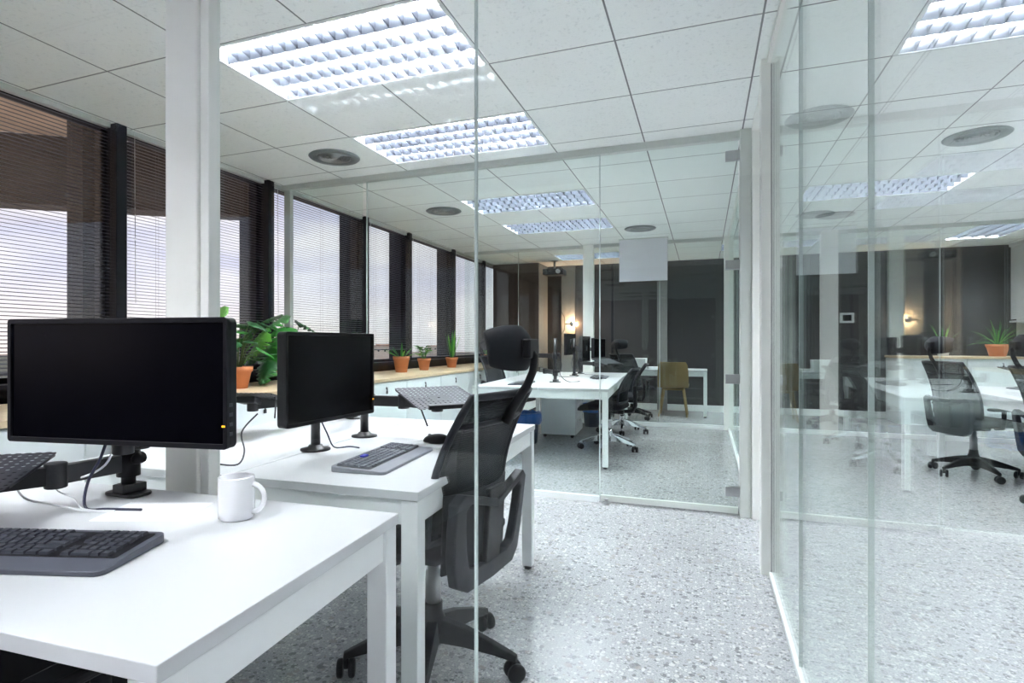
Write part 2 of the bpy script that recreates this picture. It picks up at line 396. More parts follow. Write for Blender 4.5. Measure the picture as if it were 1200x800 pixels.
# ------------------------------------------------------------------ venetian blinds
bays = [(-.06, 1.16), (1.24, 2.475), (2.555, 3.785), (3.865, 5.24), (5.32, 6.21), (6.29, 7.54), (7.62, 8.76), (8.84, 9.28)]
bots = [.93, .93, .93, .93, 1.02, .915, .93, .93]
blab = ['blind furthest to the left, mostly cut off by the picture edge', 'blind behind the big foreground monitor, left of the first black mullion',
        'blind partly hidden by the thick white post', 'blind above the square monitor and the split-leaf plant',
        'short blind whose bottom rail stops above the first small terracotta pot', 'blind behind the second and third small terracotta pots',
        'narrow-looking blind just left of the tall office chair headrest', 'last blind beside the brown boxed column']
xb = -3.405
for i, ((y0, y1), zb) in enumerate(zip(bays, bots)):
    t = thing('venetian_blind', 'grey slatted venetian ' + blab[i], 'blind', (xb, (y0 + y1) / 2, CEIL), 0, 'venetian blinds along the window wall')
    hw = (y1 - y0) / 2 - .012; H_ = CEIL - zb
    MB().box(-.018, -hw, -.035, .018, hw, -.002).build('headrail', 'rail', t, bevel=.003)
    mb = MB(); z = -.05
    tilt = R(-9); c_, s_ = math.cos(tilt), math.sin(tilt)
    while z > -H_ + .02:
        pr = [(-.0125, -.0016), (0, .0008), (.0125, -.0016)]
        pts = [(x * c_ - zz * s_, x * s_ + zz * c_) for x, zz in pr]
        top = [Vector((a, yy, z + b + .0004)) for yy in (-hw, hw) for a, b in pts]; bot_ = [v - Vector((0, 0, .0008)) for v in top]
        mb._add(top + bot_, [(0, 1, 4, 3), (1, 2, 5, 4), (6, 9, 10, 7), (7, 10, 11, 8), (0, 3, 9, 6), (2, 8, 11, 5)])
        z -= .021
    mb.build('slats', 'blind', t)
    MB().box(-.013, -hw, -H_, .013, hw, -H_ + .014).build('bottom_rail', 'blind', t, bevel=.002)
    mb = MB()
    for k in (-.62, .0, .62): 
        for dx in (-.013, .013): mb.tube([(dx, hw * k, -.03), (dx, hw * k, -H_ + .01)], .0009, 4)
    mb.build('ladder_cord', 'blind', t)
    MB().tube([(.022, -hw + .05, -.03), (.024, -hw + .055, -H_ * .72)], .0022, 5).build('pull_cord', 'cablew', t)

# ------------------------------------------------------------------ glass partitions
def pane(parent, axis, at_, a, b, z0, z1, th=.010):
    if axis == 'Y': o = MB().box(a, at_ - th / 2, z0, b, at_ + th / 2, z1)
    else: o = MB().box(at_ - th / 2, a, z0, at_ + th / 2, b, z1)
    return o.build('glass_pane', 'glass' if axis == 'X' else ('glassn' if at_ < 2 else 'glassf'), parent)
def joint(parent, axis, at_, a, z0, z1, th=.011, w_=.003, m='edge'):
    if axis == 'Y': o = MB().box(a - w_, at_ - th / 2, z0, a + w_, at_ + th / 2, z1)
    else: o = MB().box(at_ - th / 2, a - w_, z0, at_ + th / 2, a + w_, z1)
    return o.build('pane_joint', m, parent)
# near partition right behind the foreground desk
W1 = struct('wall_glass_near')
pane(W1, 'Y', Y1 + .012, -3.34, -2.59, CT + .004, CEIL - .03)
for a, b in ((-2.575, -1.43), (-1.262, -.494), (-.486, XG - .007)): pane(W1, 'Y', Y1 + .012, a, b, .03, CEIL - .03)
joint(W1, 'Y', Y1 + .012, -.490, .03, CEIL - .03, w_=.0025)
MB().box(-3.34, Y1 - .012, CEIL - .03, XG, Y1 + .036, CEIL).build('top_rail', 'rail', W1)
MB().box(-2.58, Y1 - .005, 0, XG, Y1 + .029, .03).build('floor_rail', 'whitem', W1)
MB().box(-1.425, Y1 - .02, 0, -1.305, Y1 + .03, CEIL).build('post', 'post', W1, bevel=.004)
MB().box(-1.303, Y1 - .012, 0, -1.272, Y1 + .03, CEIL).build('post_cover', 'post', W1, bevel=.003)
# middle partition with the glass door
W2 = struct('wall_glass_middle')
pane(W2, 'Y', Y2, -3.32, -2.59, CT + .004, CEIL - .045)
for a, b in ((-2.545, -.678),): pane(W2, 'Y', Y2, a, b, .04, CEIL - .045)
joint(W2, 'Y', Y2, -2.55, .04, CEIL - .045); joint(W2, 'Y', Y2, -.674, .04, CEIL - .045)
MB().box(-3.40, Y2 - .025, CEIL - .045, XG - .05, Y2 + .025, CEIL).build('top_rail', 'rail', W2)
MB().box(-2.58, Y2 - .02, 0, -.68, Y2 + .02, .04).build('floor_rail', 'whitem', W2)
MB().box(-3.36, Y2 - .02, CT + .002, -3.30, Y2 + .02, CEIL).build('end_post', 'rail', W2)
D = struct('door_1')
pane(D, 'Y', Y2, -.668, .205, .05, CEIL - .055)
MB().box(-.668, Y2 - .014, .012, .205, Y2 + .014, .05).build('door_rail', 'rail', D)
for z in (2.30, 1.60, .87, .15):
    h = MB().box(.13, Y2 - .022, z - .03, .262, Y2 + .022, z + .03).build('door_hinge', 'steel', D, bevel=.003)
    MB().lathe([(.011, -.04), (.011, .04)], 12, at=(.262, Y2 - .03, z)).build('hinge_pin', 'steel', h)
MB().lathe([(.018, 0), (.018, .012), (.012, .02), (.012, .035), (.02, .04)], 14, at=(-.62, Y2 - .06, 0)).build('door_stop', 'steel', D)
# partition running away from the camera on the right
W4 = struct('wall_glass_right')
for a, b in ((.25, 1.286), (1.292, 2.137), (2.143, 3.0), (4.07, 6.0), (6.01, 7.85)): pane(W4, 'X', XG, a, b, .03, CEIL - .03)
joint(W4, 'X', XG, 1.289, .03, CEIL - .03, th=.0101, w_=.002); joint(W4, 'X', XG, 2.140, .03, CEIL - .03); joint(W4, 'X', XG, 6.005, .03, CEIL - .03)
MB().box(XG - .02, .25, CEIL - .025, XG + .02, 7.9, CEIL).build('top_rail', 'post', W4)
MB().box(XG - .012, .25, 0, XG + .012, 3.0, .022).build('floor_rail', 'whitem', W4)
MB().box(XG - .02, 4.07, 0, XG + .02, 7.85, .03).build('floor_rail', 'whitem', W4)
MB().box(XG - .045, 3.01, 0, XG - .004, 3.10, CEIL).build('post', 'post', W4, bevel=.003)
MB().box(XG + .004, 3.01, 0, XG + .045, 3.10, CEIL).build('post', 'post', W4, bevel=.003)
MB().box(XG - .004, 3.02, 0, XG + .004, 3.09, CEIL).build('post_groove', 'wframe', W4)
MB().box(XG - .085, 3.95, 0, XG - .02, 4.06, CEIL).build('door_post', 'rail', W4, bevel=.003)
MB().box(XG - .018, 3.93, 0, XG + .05, 4.07, CEIL).build('door_post', 'post', W4, bevel=.003)
# far partition
W3 = struct('wall_glass_far')
pane(W3, 'Y', Y3, -3.34, -2.59, CT + .004, CEIL - .04)
for a, b in ((-2.575, -2.505), (-2.495, -1.56), (-1.41, -.55), (-.54, .235), (.365, 1.31), (1.50, 2.5), (2.51, 4.5)): pane(W3, 'Y', Y3, a, b, .05, CEIL - .04)
for x in (-2.5, -.545, 2.505): joint(W3, 'Y', Y3, x, .05, CEIL - .04, w_=.0025)
MB().box(-3.34, Y3 - .025, CEIL - .04, 4.5, Y3 + .025, CEIL).build('top_rail', 'rail', W3)
MB().box(-2.58, Y3 - .025, 0, 4.5, Y3 + .025, .05).build('floor_rail', 'whitem', W3)
for a, b in ((-1.555, -1.415), (.24, .36), (1.315, 1.495)):
    MB().box(a, Y3 - .05, 0, b, Y3 + .05, CEIL).build('post', 'post', W3, bevel=.003)

# ------------------------------------------------------------------ ceiling fittings
def fitting():
    t = thing('ceiling_light', '', 'ceiling light')
    fo = rrect(1.2, .6, .002, 1); fi = rrect(1.168, .568, .002, 1)
    MB().frame(fo, fi, -.004, .006).build('frame', 'whitem', t)
    mb = MB()
    mb.box(-.588, -.288, .085, .588, .288, .09)
    mb.box(-.588, -.288, .0, -.584, .288, .085).box(.584, -.288, .0, .588, .288, .085).box(-.588, -.288, 0, .588, -.284, .085).box(-.588, .284, 0, .588, .288, .085)
    mb.build('housing', 'house', t)
    mb = MB()
    for k in range(5):                       # long V-section blades
        y = -.282 + k * .141
        ww = .011 if 0 < k < 4 else .006
        mb.prism([(y, -.001), (y + ww, .045), (y - ww, .045)], -.583, .583, lambda v: Vector((v.z, v.x, v.y)))
    n = 17
    for k in range(1, n):                    # cross blades with a scalloped lower edge
        x = -.583 + k * 1.166 / n
        for q in range(4):
            y0 = -.282 + q * .141; P = []
            for a in range(7):
                u = a / 6; P.append((y0 + .004 + u * .133, .001 + .016 * math.sin(math.pi * u) * 0 + .012 * (1 - abs(2 * u - 1)) ** .5 * 1))
            P += [(y0 + .137, .043), (y0 + .004, .043)]
            mb.prism(P, x - .0022, x + .0022, lambda v: Vector((v.z, v.x, v.y)))
    mb.build('louvre', 'louv', t)
    for q in range(4):
        MB().tube([(-.57, -.2115 + q * .141, .064), (.57, -.2115 + q * .141, .064)], .013, 8).build('tube', 'tube', t)
    return t
LL = ['largest louvred light, at the top left of the picture', 'second louvred light from the camera, left of the centre', 'third louvred light, above the second room',
      'fourth louvred light, above the far benches', 'small far louvred light behind the white post', 'louvred light above the camera, behind the viewpoint', 'louvred light at the back of the camera side',
      'louvred light at the top right corner of the picture', 'louvred light seen through the right glass partition', 'light over the right room beyond the frame', 'light beside the camera in the right room', 'far louvred light seen through the glass door',
      'striped light turned lengthwise in the far right corner', 'light deep in the right room']
proto = fitting()
for i, (x, y, r) in enumerate(fix):
    q = rects[i]; loc = ((q[0] + q[2]) / 2, (q[1] + q[3]) / 2, CEIL)
    if i == 0: proto.location = loc; proto['label'] = 'recessed fluorescent ' + LL[0]; proto['group'] = 'recessed ceiling lights'
    else: dup(proto, 'recessed fluorescent ' + LL[i], loc, R(90) if r else 0, 'recessed ceiling lights')

def vent():
    t = thing('ceiling_vent', '', 'air vent')
    MB().lathe([(.115, .0), (.178, .0), (.182, -.004), (.172, -.012), (.125, -.010), (.115, .0)], 40).build('rim', 'vent', t)
    mb = MB()
    for r0 in (.112, .088, .064, .040):
        mb.lathe([(r0, -.002), (r0 + .003, -.012), (r0 - .005, -.005), (r0 - .006, -.002), (r0, -.002)], 32)
    mb.build('cone_rings', 'steel', t)
    MB().lathe([(.0001, -.001), (.118, -.001), (.118, -.0005), (.0001, -.0005)], 32).build('throat', 'wframe', t)
    MB().lathe([(.0001, -.012), (.02, -.010), (.026, -.003)], 20).build('centre_cap', 'steel', t)
    return t
v0 = vent()
VV = [(-2.505, 3.50, 'grey round vent nearest the windows, left of the second light'), (-2.482, 5.32, 'grey round vent beyond the middle glass partition, left of the third light'),
      (-.70, 6.95, 'grey round vent above the hanging white panel'), (.64, 3.90, 'grey round vent just right of the thick door post'),
      (1.66, 4.62, 'grey round vent in the right room between two light reflections'), (1.09, 6.84, 'small far grey vent in the right room'), ]
for i, (x, y, l_) in enumerate(VV):
    if i == 0: v0.location = (x, y, CEIL); v0['label'] = l_; v0['group'] = 'round ceiling vents'
    else: dup(v0, l_, (x, y, CEIL), 0, 'round ceiling vents')

# ------------------------------------------------------------------ storage cabinets below the windows
cab = None
for i in range(12):
    yc = .655 + i * .75
    if i == 0:
        cab = thing('storage_cabinet', '', 'cabinet', (0, 0, 0), 0, 'white storage cabinets under the windows')
        MB().box(-.62, -.372, .03, -.02, .372, .758).build('body', 'cabw', cab)
        MB().box(-.60, -.36, 0, -.06, .36, .03).build('plinth', 'wframe', cab)
        for s in (0,):
            dr = MB().box(-.02, -.370, .035, 0, .370, .755).build('door', 'cabw', cab, bevel=.002)
            lk = MB().lathe([(.011, 0), (.011, .006)], 14, rot=Matrix.Rotation(R(90), 3, 'Y'), at=(0, 0, .705)).build('lock', 'steel', dr)
            MB().box(.006, -.003, .668, .012, .003, .708).box(.006, -.012, .655, .010, .012, .680).build('key', 'blackm', lk)
        c = cab
    else: c = copy_tree(cab)
    c.location = (-2.61, yc, 0)
    c['label'] = 'white lockable storage cabinet under the windows, ' + ['first in the row, hidden behind the foreground monitor', 'second in the row, left of the thick post', 'third in the row, below the two leafy plants', 'fourth in the row, behind the square monitor',
        'fifth in the row, behind the square monitor edge', 'sixth in the row, behind the laptop tray', 'seventh in the row, below the third small pot', 'eighth in the row, behind the far office chair', 'ninth in the row, behind the far bench', 'tenth in the row', 'eleventh in the row', 'last in the row, next to the brown column'][i]
tag(MB().box(-3.335, .28, .76, -2.60, 9.28, CT).build('worktop', 'wood', bevel=.003), 'long pale oak worktop running under the windows with potted plants on it', 'worktop')

# ------------------------------------------------------------------ desks
DZ = .70
def desk(name, label, lx, ly, loc, rz, tops=1, group=None, apron=.07, legs=None, z=DZ, front=.008):
    """local origin at the near right corner; extends to -x and +y"""
    t = thing(name, label, 'desk', loc, rz, group)
    n = tops
    for k in range(n):
        x1 = -k * lx / n; x0 = -(k + 1) * lx / n + (.006 if k < n - 1 else 0)
        MB().box(x0, 0, z - .025, x1, ly, z).build('tabletop', 'white', t, bevel=.0015)
    i_ = .004
    mb = MB()
    mb.box(-lx + .05, i_ + front, z - .025 - apron, -.05, i_ + front + .022, z - .027).box(-lx + .05, ly - .03, z - .025 - apron, -.05, ly - .008, z - .027)
    mb.box(-.045, .05, z - .025 - apron, -.012, ly - .05, z - .027).box(-lx + .012, .05, z - .025 - apron, -lx + .045, ly - .05, z - .027)
    mb.build('apron', 'whitem', t)
    for lxk, lyk in (legs or ((0, 0), (0, 1), (1, 0), (1, 1))):
        x1 = -i_ if lxk == 0 else -lx + i_ + .05; y0 = i_ if lyk == 0 else ly - i_ - .05
        lg = MB().box(x1 - .05, y0, .018, x1, y0 + .05, z - .026).build('leg', 'whitem', t, bevel=.003)
        MB().lathe([(.018, 0), (.018, .018)], 12, at=(x1 - .025, y0 + .025, 0)).build('foot', 'blackm', lg)
    return t
desk('desk', 'white office desk in the foreground with a mug and keyboard on it', 1.5, .67, (-.634, .52, 0), R(3.2), front=.30)
desk('bench_desk', 'white two-person bench desk right behind the foreground glass', 1.28, 1.355, (-.715, 1.372, 0), R(2.6), 2)
desk('bench_desk', 'long white bench desk with four monitors in the room beyond the middle glass', 1.25, 2.85, (-.775, 5.03, 0), R(3.6), 2)
desk('bench_desk', 'white bench desk in the right room beside the black chairs', 1.7, 2.75, (3.78, 3.85, 0), R(0.5), 2)
tb = desk('meeting_table', 'white rectangular table behind the mustard chair at the back', 1.3, .62, (.05, 9.0, 0), 0, 1)
tb['category'] = 'table'

# ------------------------------------------------------------------ chairs
def chair(label, chrome=False, head=True, arms=True, loc=(0, 0, 0), rz=0, star=0, group=None):
    t = thing('office_chair', label, 'chair', loc, rz, group)
    bm_ = 'chrome' if chrome else 'black'
    for k in range(5):
        a = star + 2 * math.pi * k / 5; ca, sa = math.cos(a), math.sin(a); m3 = Matrix.Rotation(a, 3, 'Z')
        mb = MB()
        secs = [(.02, .026, .085, .165), (.12, .023, .085, .145), (.22, .018, .075, .112), (.275, .015, .066, .092), (.30, .012, .062, .082)]
        vs = []
        for (x, hw, z0, z1) in secs:
            vs += [m3 @ Vector(v) for v in ((x, -hw, z0), (x, hw, z0), (x, hw * .7, z1), (x, -hw * .7, z1))]
        fs = [(0, 3, 2, 1)] + [(i * 4 + q, i * 4 + (q + 1) % 4, i * 4 + 4 + (q + 1) % 4, i * 4 + 4 + q) for i in range(4) for q in range(4)] + [(16, 17, 18, 19)]
        mb._add(vs, fs); mb.build('base_leg', bm_, t, bevel=.004)
        mb = MB(); cx, cy = ca * .292, sa * .292
        ra = a + random.uniform(-1, 1) + 1.2; rr = Matrix.Rotation(ra, 3, 'Z') @ Matrix.Rotation(R(90), 3, 'X')
        ax = Matrix.Rotation(ra, 3, 'Z') @ Vector((0, 1, 0))
        for s in (-1, 1):
            mb.lathe([(.004, -.010), (.025, -.010), (.030, -.006), (.030, .006), (.025, .010), (.004, .010)], 20, at=Vector((cx, cy, .030)) + ax * s * .019, rot=rr)
        mb.tube([(cx, cy, .030), (cx, cy, .072)], .009, 8)
        mb.build('caster', 'black', t)
    MB().lathe([(.034, .075), (.042, .09), (.042, .16), (.032, .185), (.032, .215)], 20).build('base_hub', bm_, t)
    MB().lathe([(.027, .20), (.027, .32), (.021, .325), (.021, .40)], 16).build('gas_column', 'chrome' if chrome else 'steel', t)
    MB().box(-.16, -.06, .375, .10, .06, .415).build('tilt_mechanism', 'black', t, bevel=.01)
    # seat cushion
    def seatf(sgn):
        def g(u, v):
            a, b = 2 * u - 1, 2 * v - 1
            q = math.sqrt(max(0, 1 - a * a / 2)), math.sqrt(max(0, 1 - b * b / 2))
            x, y = a * (q[1] * .35 + .65), b * (q[0] * .35 + .65)
            e = max(0, 1 - max(abs(a), abs(b)) ** 6)
            z = .452 + sgn * (.010 + .030 * e) - (.03 * max(0, a) ** 3) - .012 * (1 - a * a) * (1 - b * b) * (sgn > 0)
            return Vector((.055 + x * .245, y * .245, z))
        return g
    mb = MB(); mb.grid(seatf(1), 14, 14); mb.grid(seatf(-1), 14, 14)
    bmesh.ops.remove_doubles(mb.bm, verts=mb.bm.verts, dist=.0001)
    n0 = 15
    # close rim
    be = [e_ for e_ in mb.bm.edges if e_.is_boundary]
    bmesh.ops.bridge_loops(mb.bm, edges=be)
    mb.build('seat', 'fabric', t)
    top = .94 if head else .84
    def back(v):   # centre line of the backrest: x, z, halfwidth
        z = .50 + (top - .50) * v
        x = -.175 - .015 * v - .115 * v ** 1.6 + .02 * math.sin(math.pi * v)
        return x, z, .235 - .035 * v ** 2
    def bf(u, v):
        x, z, hw = back(v); a = 2 * u - 1
        return Vector((x + .035 * a * a, a * hw, z))
    mb = MB(); mb.grid(bf, 12, 12, .006); mb.build('backrest', 'mesh', t)
    path = [bf(0, v / 8) for v in range(9)] + [bf(u / 6, 1) for u in range(1, 6)] + [bf(1, 1 - v / 8) for v in range(9)] + [bf(1 - u / 6, 0) for u in range(1, 7)]
    mb = MB(); mb.tube(path, .012, 8)
    if head: mb.tube([bf(0, .80), bf(.25, .80) - Vector((.01, 0, 0)), bf(.5, .80) - Vector((.012, 0, 0)), bf(.75, .80) - Vector((.01, 0, 0)), bf(1, .80)], .009, 6)
    mb.build('back_frame', 'shell', t)
    if head:
        # lower lumbar shell: a broad loop wrapping behind the mesh, open in the middle
        def xf(v):
            return Vector((-.215 - .10 * max(0, (v.y - .40)) - v.z + .32 * v.x * v.x, v.x, v.y))
        out = []; inn = []
        prof_o = [(.15, .345), (.205, .375), (.225, .45), (.232, .54), (.235, .63), (.20, .655)]
        prof_i = [(.10, .405), (.145, .42), (.165, .47), (.178, .54), (.185, .60), (.16, .62)]
        out = [(x, z) for x, z in prof_o] + [(0, .60)] + [(-x, z) for x, z in reversed(prof_o)] + [(0, .345)]
        inn = [(x, z) for x, z in prof_i] + [(0, .57)] + [(-x, z) for x, z in reversed(prof_i)] + [(0, .405)]
        mb = MB(); mb.frame(out, inn, -.012, .022, xf); mb.build('lumbar_shell', 'shell', t, bevel=.006)
        mb = MB(); mb.prism([(-.045, .36), (.045, .36), (.055, .64), (-.055, .64)], -.004, .016, xf)
        mb.box(-.22, -.05, .385, -.10, .05, .43); mb.build('back_spine', 'black', t, bevel=.005)
        mb = MB(); mb.grid(lambda u, v: Vector((-.212 + .05 * (2 * u - 1) ** 2 - .01 * v, (2 * u - 1) * .20, .40 + .24 * v)), 8, 4, .008)
        mb.build('lumbar_pad', 'fabric', t)
        x1, z1, _ = back(.86)
        MB().tube([(x1 - .012, 0, z1 - .03), (x1 - .03, 0, z1 + .01), (x1 - .085, 0, z1 + .09), (x1 - .105, 0, z1 + .135), (x1 - .11, 0, z1 + .18), (x1 - .085, 0, z1 + .215)], [.020, .017, .014, .013, .013, .012], 8).build('headrest_stem', 'black', t)
        zc = 1.083; xh = -.345
        mb = MB()
        mb.grid(lambda u, v: Vector((xh + .055 * (2 * u - 1) ** 2 + .035 * (2 * v - 1) ** 2 * (1 if v > .5 else .4), (2 * u - 1) * (.140 - .035 * abs(2 * v - 1) ** 3), zc + (v - .5) * .135 * (1 - .35 * abs(2 * u - 1) ** 3))), 14, 8, .026)
        mb.build('headrest', 'fabric', t, bevel=.006)
        MB().box(xh - .035, -.035, zc - .03, xh - .008, .035, zc + .03).build('headrest_bracket', 'black', t, bevel=.006)
    else:
        MB().tube([(-.10, 0, .40), (-.24, 0, .40), (-.27, 0, .46), (-.26, 0, .66)], .02, 8).build('back_spine', 'black', t)
    if arms:
        for s in (-1, 1):
            mb = MB(); mb.tube([(.0, s * .20, .42), (.0, s * .265, .43), (.0, s * .275, .48), (.0, s * .275, .565)], .016, 8)
            am = mb.build('armrest_post', 'shell', t)
            MB().box(-.11, s * .275 - .036, .562, .13, s * .275 + .036, .586).build('armrest_pad', 'black', am, bevel=.011)
    return t
ch0 = chair('black mesh office chair with headrest, pushed to the bench desk behind the foreground glass', loc=(-.87, 1.78, 0), rz=R(172), star=R(1 - 172))
dup(ch0, 'black mesh chair on the window side of the nearer bench desk, behind the square monitor', (-2.28, 2.15, 0), R(4), 'black mesh chairs with headrests')
dup(ch0, 'black mesh chair on the window side of the far bench desk, beside the cabinets', (-2.21, 6.55, 0), R(-8), 'black mesh chairs with headrests')
dup(ch0, 'black mesh chair whole in view in the right room, its back turned', (2.10, 5.90, 0), R(22), 'black mesh chairs with headrests')
dup(ch0, 'black mesh chair at the right edge of the picture, cut off by the frame', (2.24, 4.74, 0), R(10), 'black mesh chairs with headrests')
dup(ch0, 'black chair with curved headrest behind the white box, at the very back', (-.98, 8.62, 0), R(60), 'black mesh chairs with headrests')
dup(ch0, 'black chair pushed under the foreground desk, almost out of view', (-1.22, .67, 0), R(90), 'black mesh chairs with headrests')
c1 = chair('low-backed black chair with chrome base at the near end of the far bench desk', True, False, False, (-.92, 6.02, 0), R(176), R(20), 'chrome-based low-backed chairs')
dup(c1, 'low-backed black chair with chrome base further along the far bench desk', (-.94, 7.22, 0), R(184), 'chrome-based low-backed chairs')

def shell_chair():
    t = thing('shell_chair', 'mustard shell chair with wooden legs in front of the white back table', 'chair', (-.43, 9.17, 0), R(90))
    def sf(u, v):
        a = 2 * u - 1
        if v < .5:
            q = v / .5; x = .22 - .42 * q; z = .44 - .015 * math.sin(q * math.pi); hw = .22
            return Vector((x, a * hw, z + .03 * abs(a) ** 3))
        q = (v - .5) / .5; x = -.20 - .06 * q - .03 * math.sin(q * math.pi / 2); z = .44 + .03 * q + .35 * q; hw = .22 * (1 - .12 * q ** 4)
        return Vector((x + .05 * a * a, a * hw * (1 if q < .9 else .93), z))
    mb = MB(); mb.grid(sf, 12, 16, .014); mb.build('seat_shell', 'yellow', t, bevel=.004)
    for sx in (-1, 1):
        for sy in (-1, 1):
            MB().tube([(sx * .13, sy * .14, .43), (sx * .20, sy * .20, 0.0)], [.018, .012], 8).build('leg', 'ywood', t)
    MB().box(-.15, -.15, .395, .15, .15, .42).build('under_frame', 'ywood', t, bevel=.004)
shell_chair()

# ------------------------------------------------------------------ monitors, mounts, trays
def monitor(label, w_, h_, loc, rz, tilt=0, group=None, led=False):
    """local: screen faces -y, centre of screen at origin"""
    t = thing('monitor', label, 'monitor', loc, rz, group)
    def xf(v): return Vector((v.x, v.z, v.y))
    mb = MB(); mb.prism(rrect(w_, h_, .012, 3), .006, .034, xf); mb.build('housing', 'black', t, bevel=.004)
    mb = MB(); mb.frame(rrect(w_, h_, .008, 3), rrect(w_ - .020, h_ - .024, .003, 3), -.004, .008, xf); mb.build('bezel', 'black', t, bevel=.0015)
    MB().prism(rrect(w_ - .019, h_ - .023, .003, 3), .001, .0058, xf).build('screen', 'screen', t)
    MB().prism(rrect(w_ * .45, h_ * .5, .03, 4), .034, .055, xf).build('rear_cover', 'black', t, bevel=.006)
    if led:
        for k in range(4): MB().box(w_ / 2 - .001, .004, -h_ * .18 - k * .022, w_ / 2 + .0016, .016, -h_ * .18 - k * .022 + .008).build('button', 'dark', t)
        MB().box(w_ / 2 - .012, -.0055, -h_ * .33, w_ / 2 - .004, -.004, -h_ * .33 + .004).build('power_light', 'amber', t)
    return t
monitor('large black widescreen monitor, switched off, on the foreground desk', .606, .300, (-1.304, .955, 1.009), R(9.4), led=True)
monitor('black squarer monitor, switched off, on the nearer bench desk', .466, .302, (-1.195, 1.667, .985), R(87), led=True)
monitor('small monitor seen from the side with its pale back, on the far bench desk', .50, .26, (-1.55, 6.95, 1.085), R(-90))
monitor('black monitor turned edge-on, nearest of the pair on the far bench desk', .50, .30, (-1.30, 6.75, 1.03), R(90))
monitor('black monitor behind its edge-on neighbour on the far bench desk', .50, .26, (-1.27, 7.52, 1.035), R(82))
monitor('black monitor at the right edge of the picture in the right room', .52, .32, (2.42, 5.22, 1.05), R(-90))
monitor('dark monitor in the right room beyond the chair', .52, .30, (2.9, 6.1, 1.0), R(-84))

def mount(label, loc, h, arm, tray=None, base='clamp', name='monitor_mount', group=None):
    """pole with an arm to the offset `arm` (dx,dy,z); tray = (cx,cy,z,rotz,tiltdeg) offsets"""
    t = thing(name, label, 'monitor mount', loc, 0, group)
    if base == 'clamp': MB().prism(rrect(.115, .065, .02), 0, .008).prism([(-.02, -.03), (.02, -.03), (.03, .03), (-.03, .03)], .008, .03).build('base_plate', 'blackm', t, bevel=.002)
    else: MB().lathe([(.055, 0), (.055, .006), (.03, .010), (.024, .02)], 28).build('base_plate', 'blackm', t)
    MB().tube([(0, 0, .008), (0, 0, h)], .0175, 14).build('pole', 'blackm', t)
    for (dx, dy, z) in arm:
        v = Vector((dx, dy)); mid = v * .5 + Vector((-dy, dx)).normalized() * .03 if v.length > .01 else v
        mb = MB(); z0 = z
        for a, b in (((0, 0), mid), (mid, v)):
            a = Vector(a); b = Vector(b); dd = (b - a); 
            if dd.length < .01: continue
            ang = math.atan2(dd.y, dd.x); mb.box(0, -.014, -.022, dd.length, .014, .022, Matrix.Rotation(ang, 3, 'Z'), (a.x, a.y, z0))
            mb.lathe([(.024, -.03), (.024, .03)], 14, at=(b.x, b.y, z0))
        mb.build('arm', 'blackm', t, bevel=.003)
        mb = MB(); mb.lathe([(.028, -.035), (.028, .035)], 16, at=(0, 0, z0)); mb.lathe([(.013, .02), (.016, .05)], 10, at=(0, 0, z0), rot=Matrix.Rotation(R(70), 3, 'Y')); mb.build('collar', 'black', t)
    if tray:
        cx, cy, z, rz, tl = tray
        rot = (Matrix.Rotation(rz, 4, 'Z') @ Matrix.Rotation(R(tl), 4, 'X')).to_euler()
        tr = MB().prism(rrect(.29, .27, .012), -.001, .001).build('laptop_tray', 'tray', t, loc=(cx, cy, z), rot=rot)
        lp = MB(); lp.box(-.11, -.145, -.001, .11, -.133, .016).box(-.145, -.10, -.006, -.140, .12, .0).box(.140, -.10, -.006, .145, .12, .0)
        lp.build('tray_lip', 'blackm', tr, bevel=.001)
        MB().tube([(-.12, .02, -.002), (-.10, -.05, -.03), (-.085, -.09, -.085)], .0035, 6).build('prop_rod', 'blackm', tr)
        MB().box(-.04, -.04, -.03, .04, .04, -.002).build('tray_bracket', 'blackm', tr, bevel=.004)
    return t
mount('black monitor arm with laptop tray clamped behind the foreground monitor', (-1.425, 1.085, DZ), .30, [(.10, -.09, .16), (-.10, -.32, .085)], (-.10, -.33, .115, R(37), 7))
mount('black pole on a round base holding the squarer monitor', (-1.362, 1.785, DZ), .27, [(.13, -.10, .20)], None, 'round')
mount('black pole with laptop tray right of the squarer monitor', (-1.363, 2.118, DZ), .24, [(.36, -.03, .155)], (.375, -.035, .185, R(50.6), 13), 'round')
mount('black arm with laptop tray on the window side of the nearer bench desk', (-1.74, 2.62, DZ), .25, [(-.12, -.62, .13), (.24, -.62, .13)], (-.12, -.64, .165, R(200), 12), 'round')
mount('tall black pole nearest the camera on the far bench desk', (-1.417, 5.72, DZ), .45, [(-.45, .30, .27), (-.32, .62, .10)], (-.45, .32, .22, R(200), 12), 'clamp')
mount('black pole in the middle of the far bench desk', (-1.48, 6.93, DZ), .46, [(.17, -.18, .34)], None, 'clamp')
mount('furthest black pole on the far bench desk, with laptop tray', (-1.52, 7.45, DZ), .40, [(.20, .06, .32), (.42, -.50, .14)], (.44, -.52, .18, R(50), 14), 'clamp')
mount('black pole on the right room bench desk', (2.70, 5.25, DZ), .40, [(-.22, 0, .35)], None, 'clamp')
mount('black arm with curved foot on the right room bench desk', (2.95, 6.10, DZ), .32, [(-.05, -.30, .14)], (-.30, .30, .16, R(120), 12), 'round')

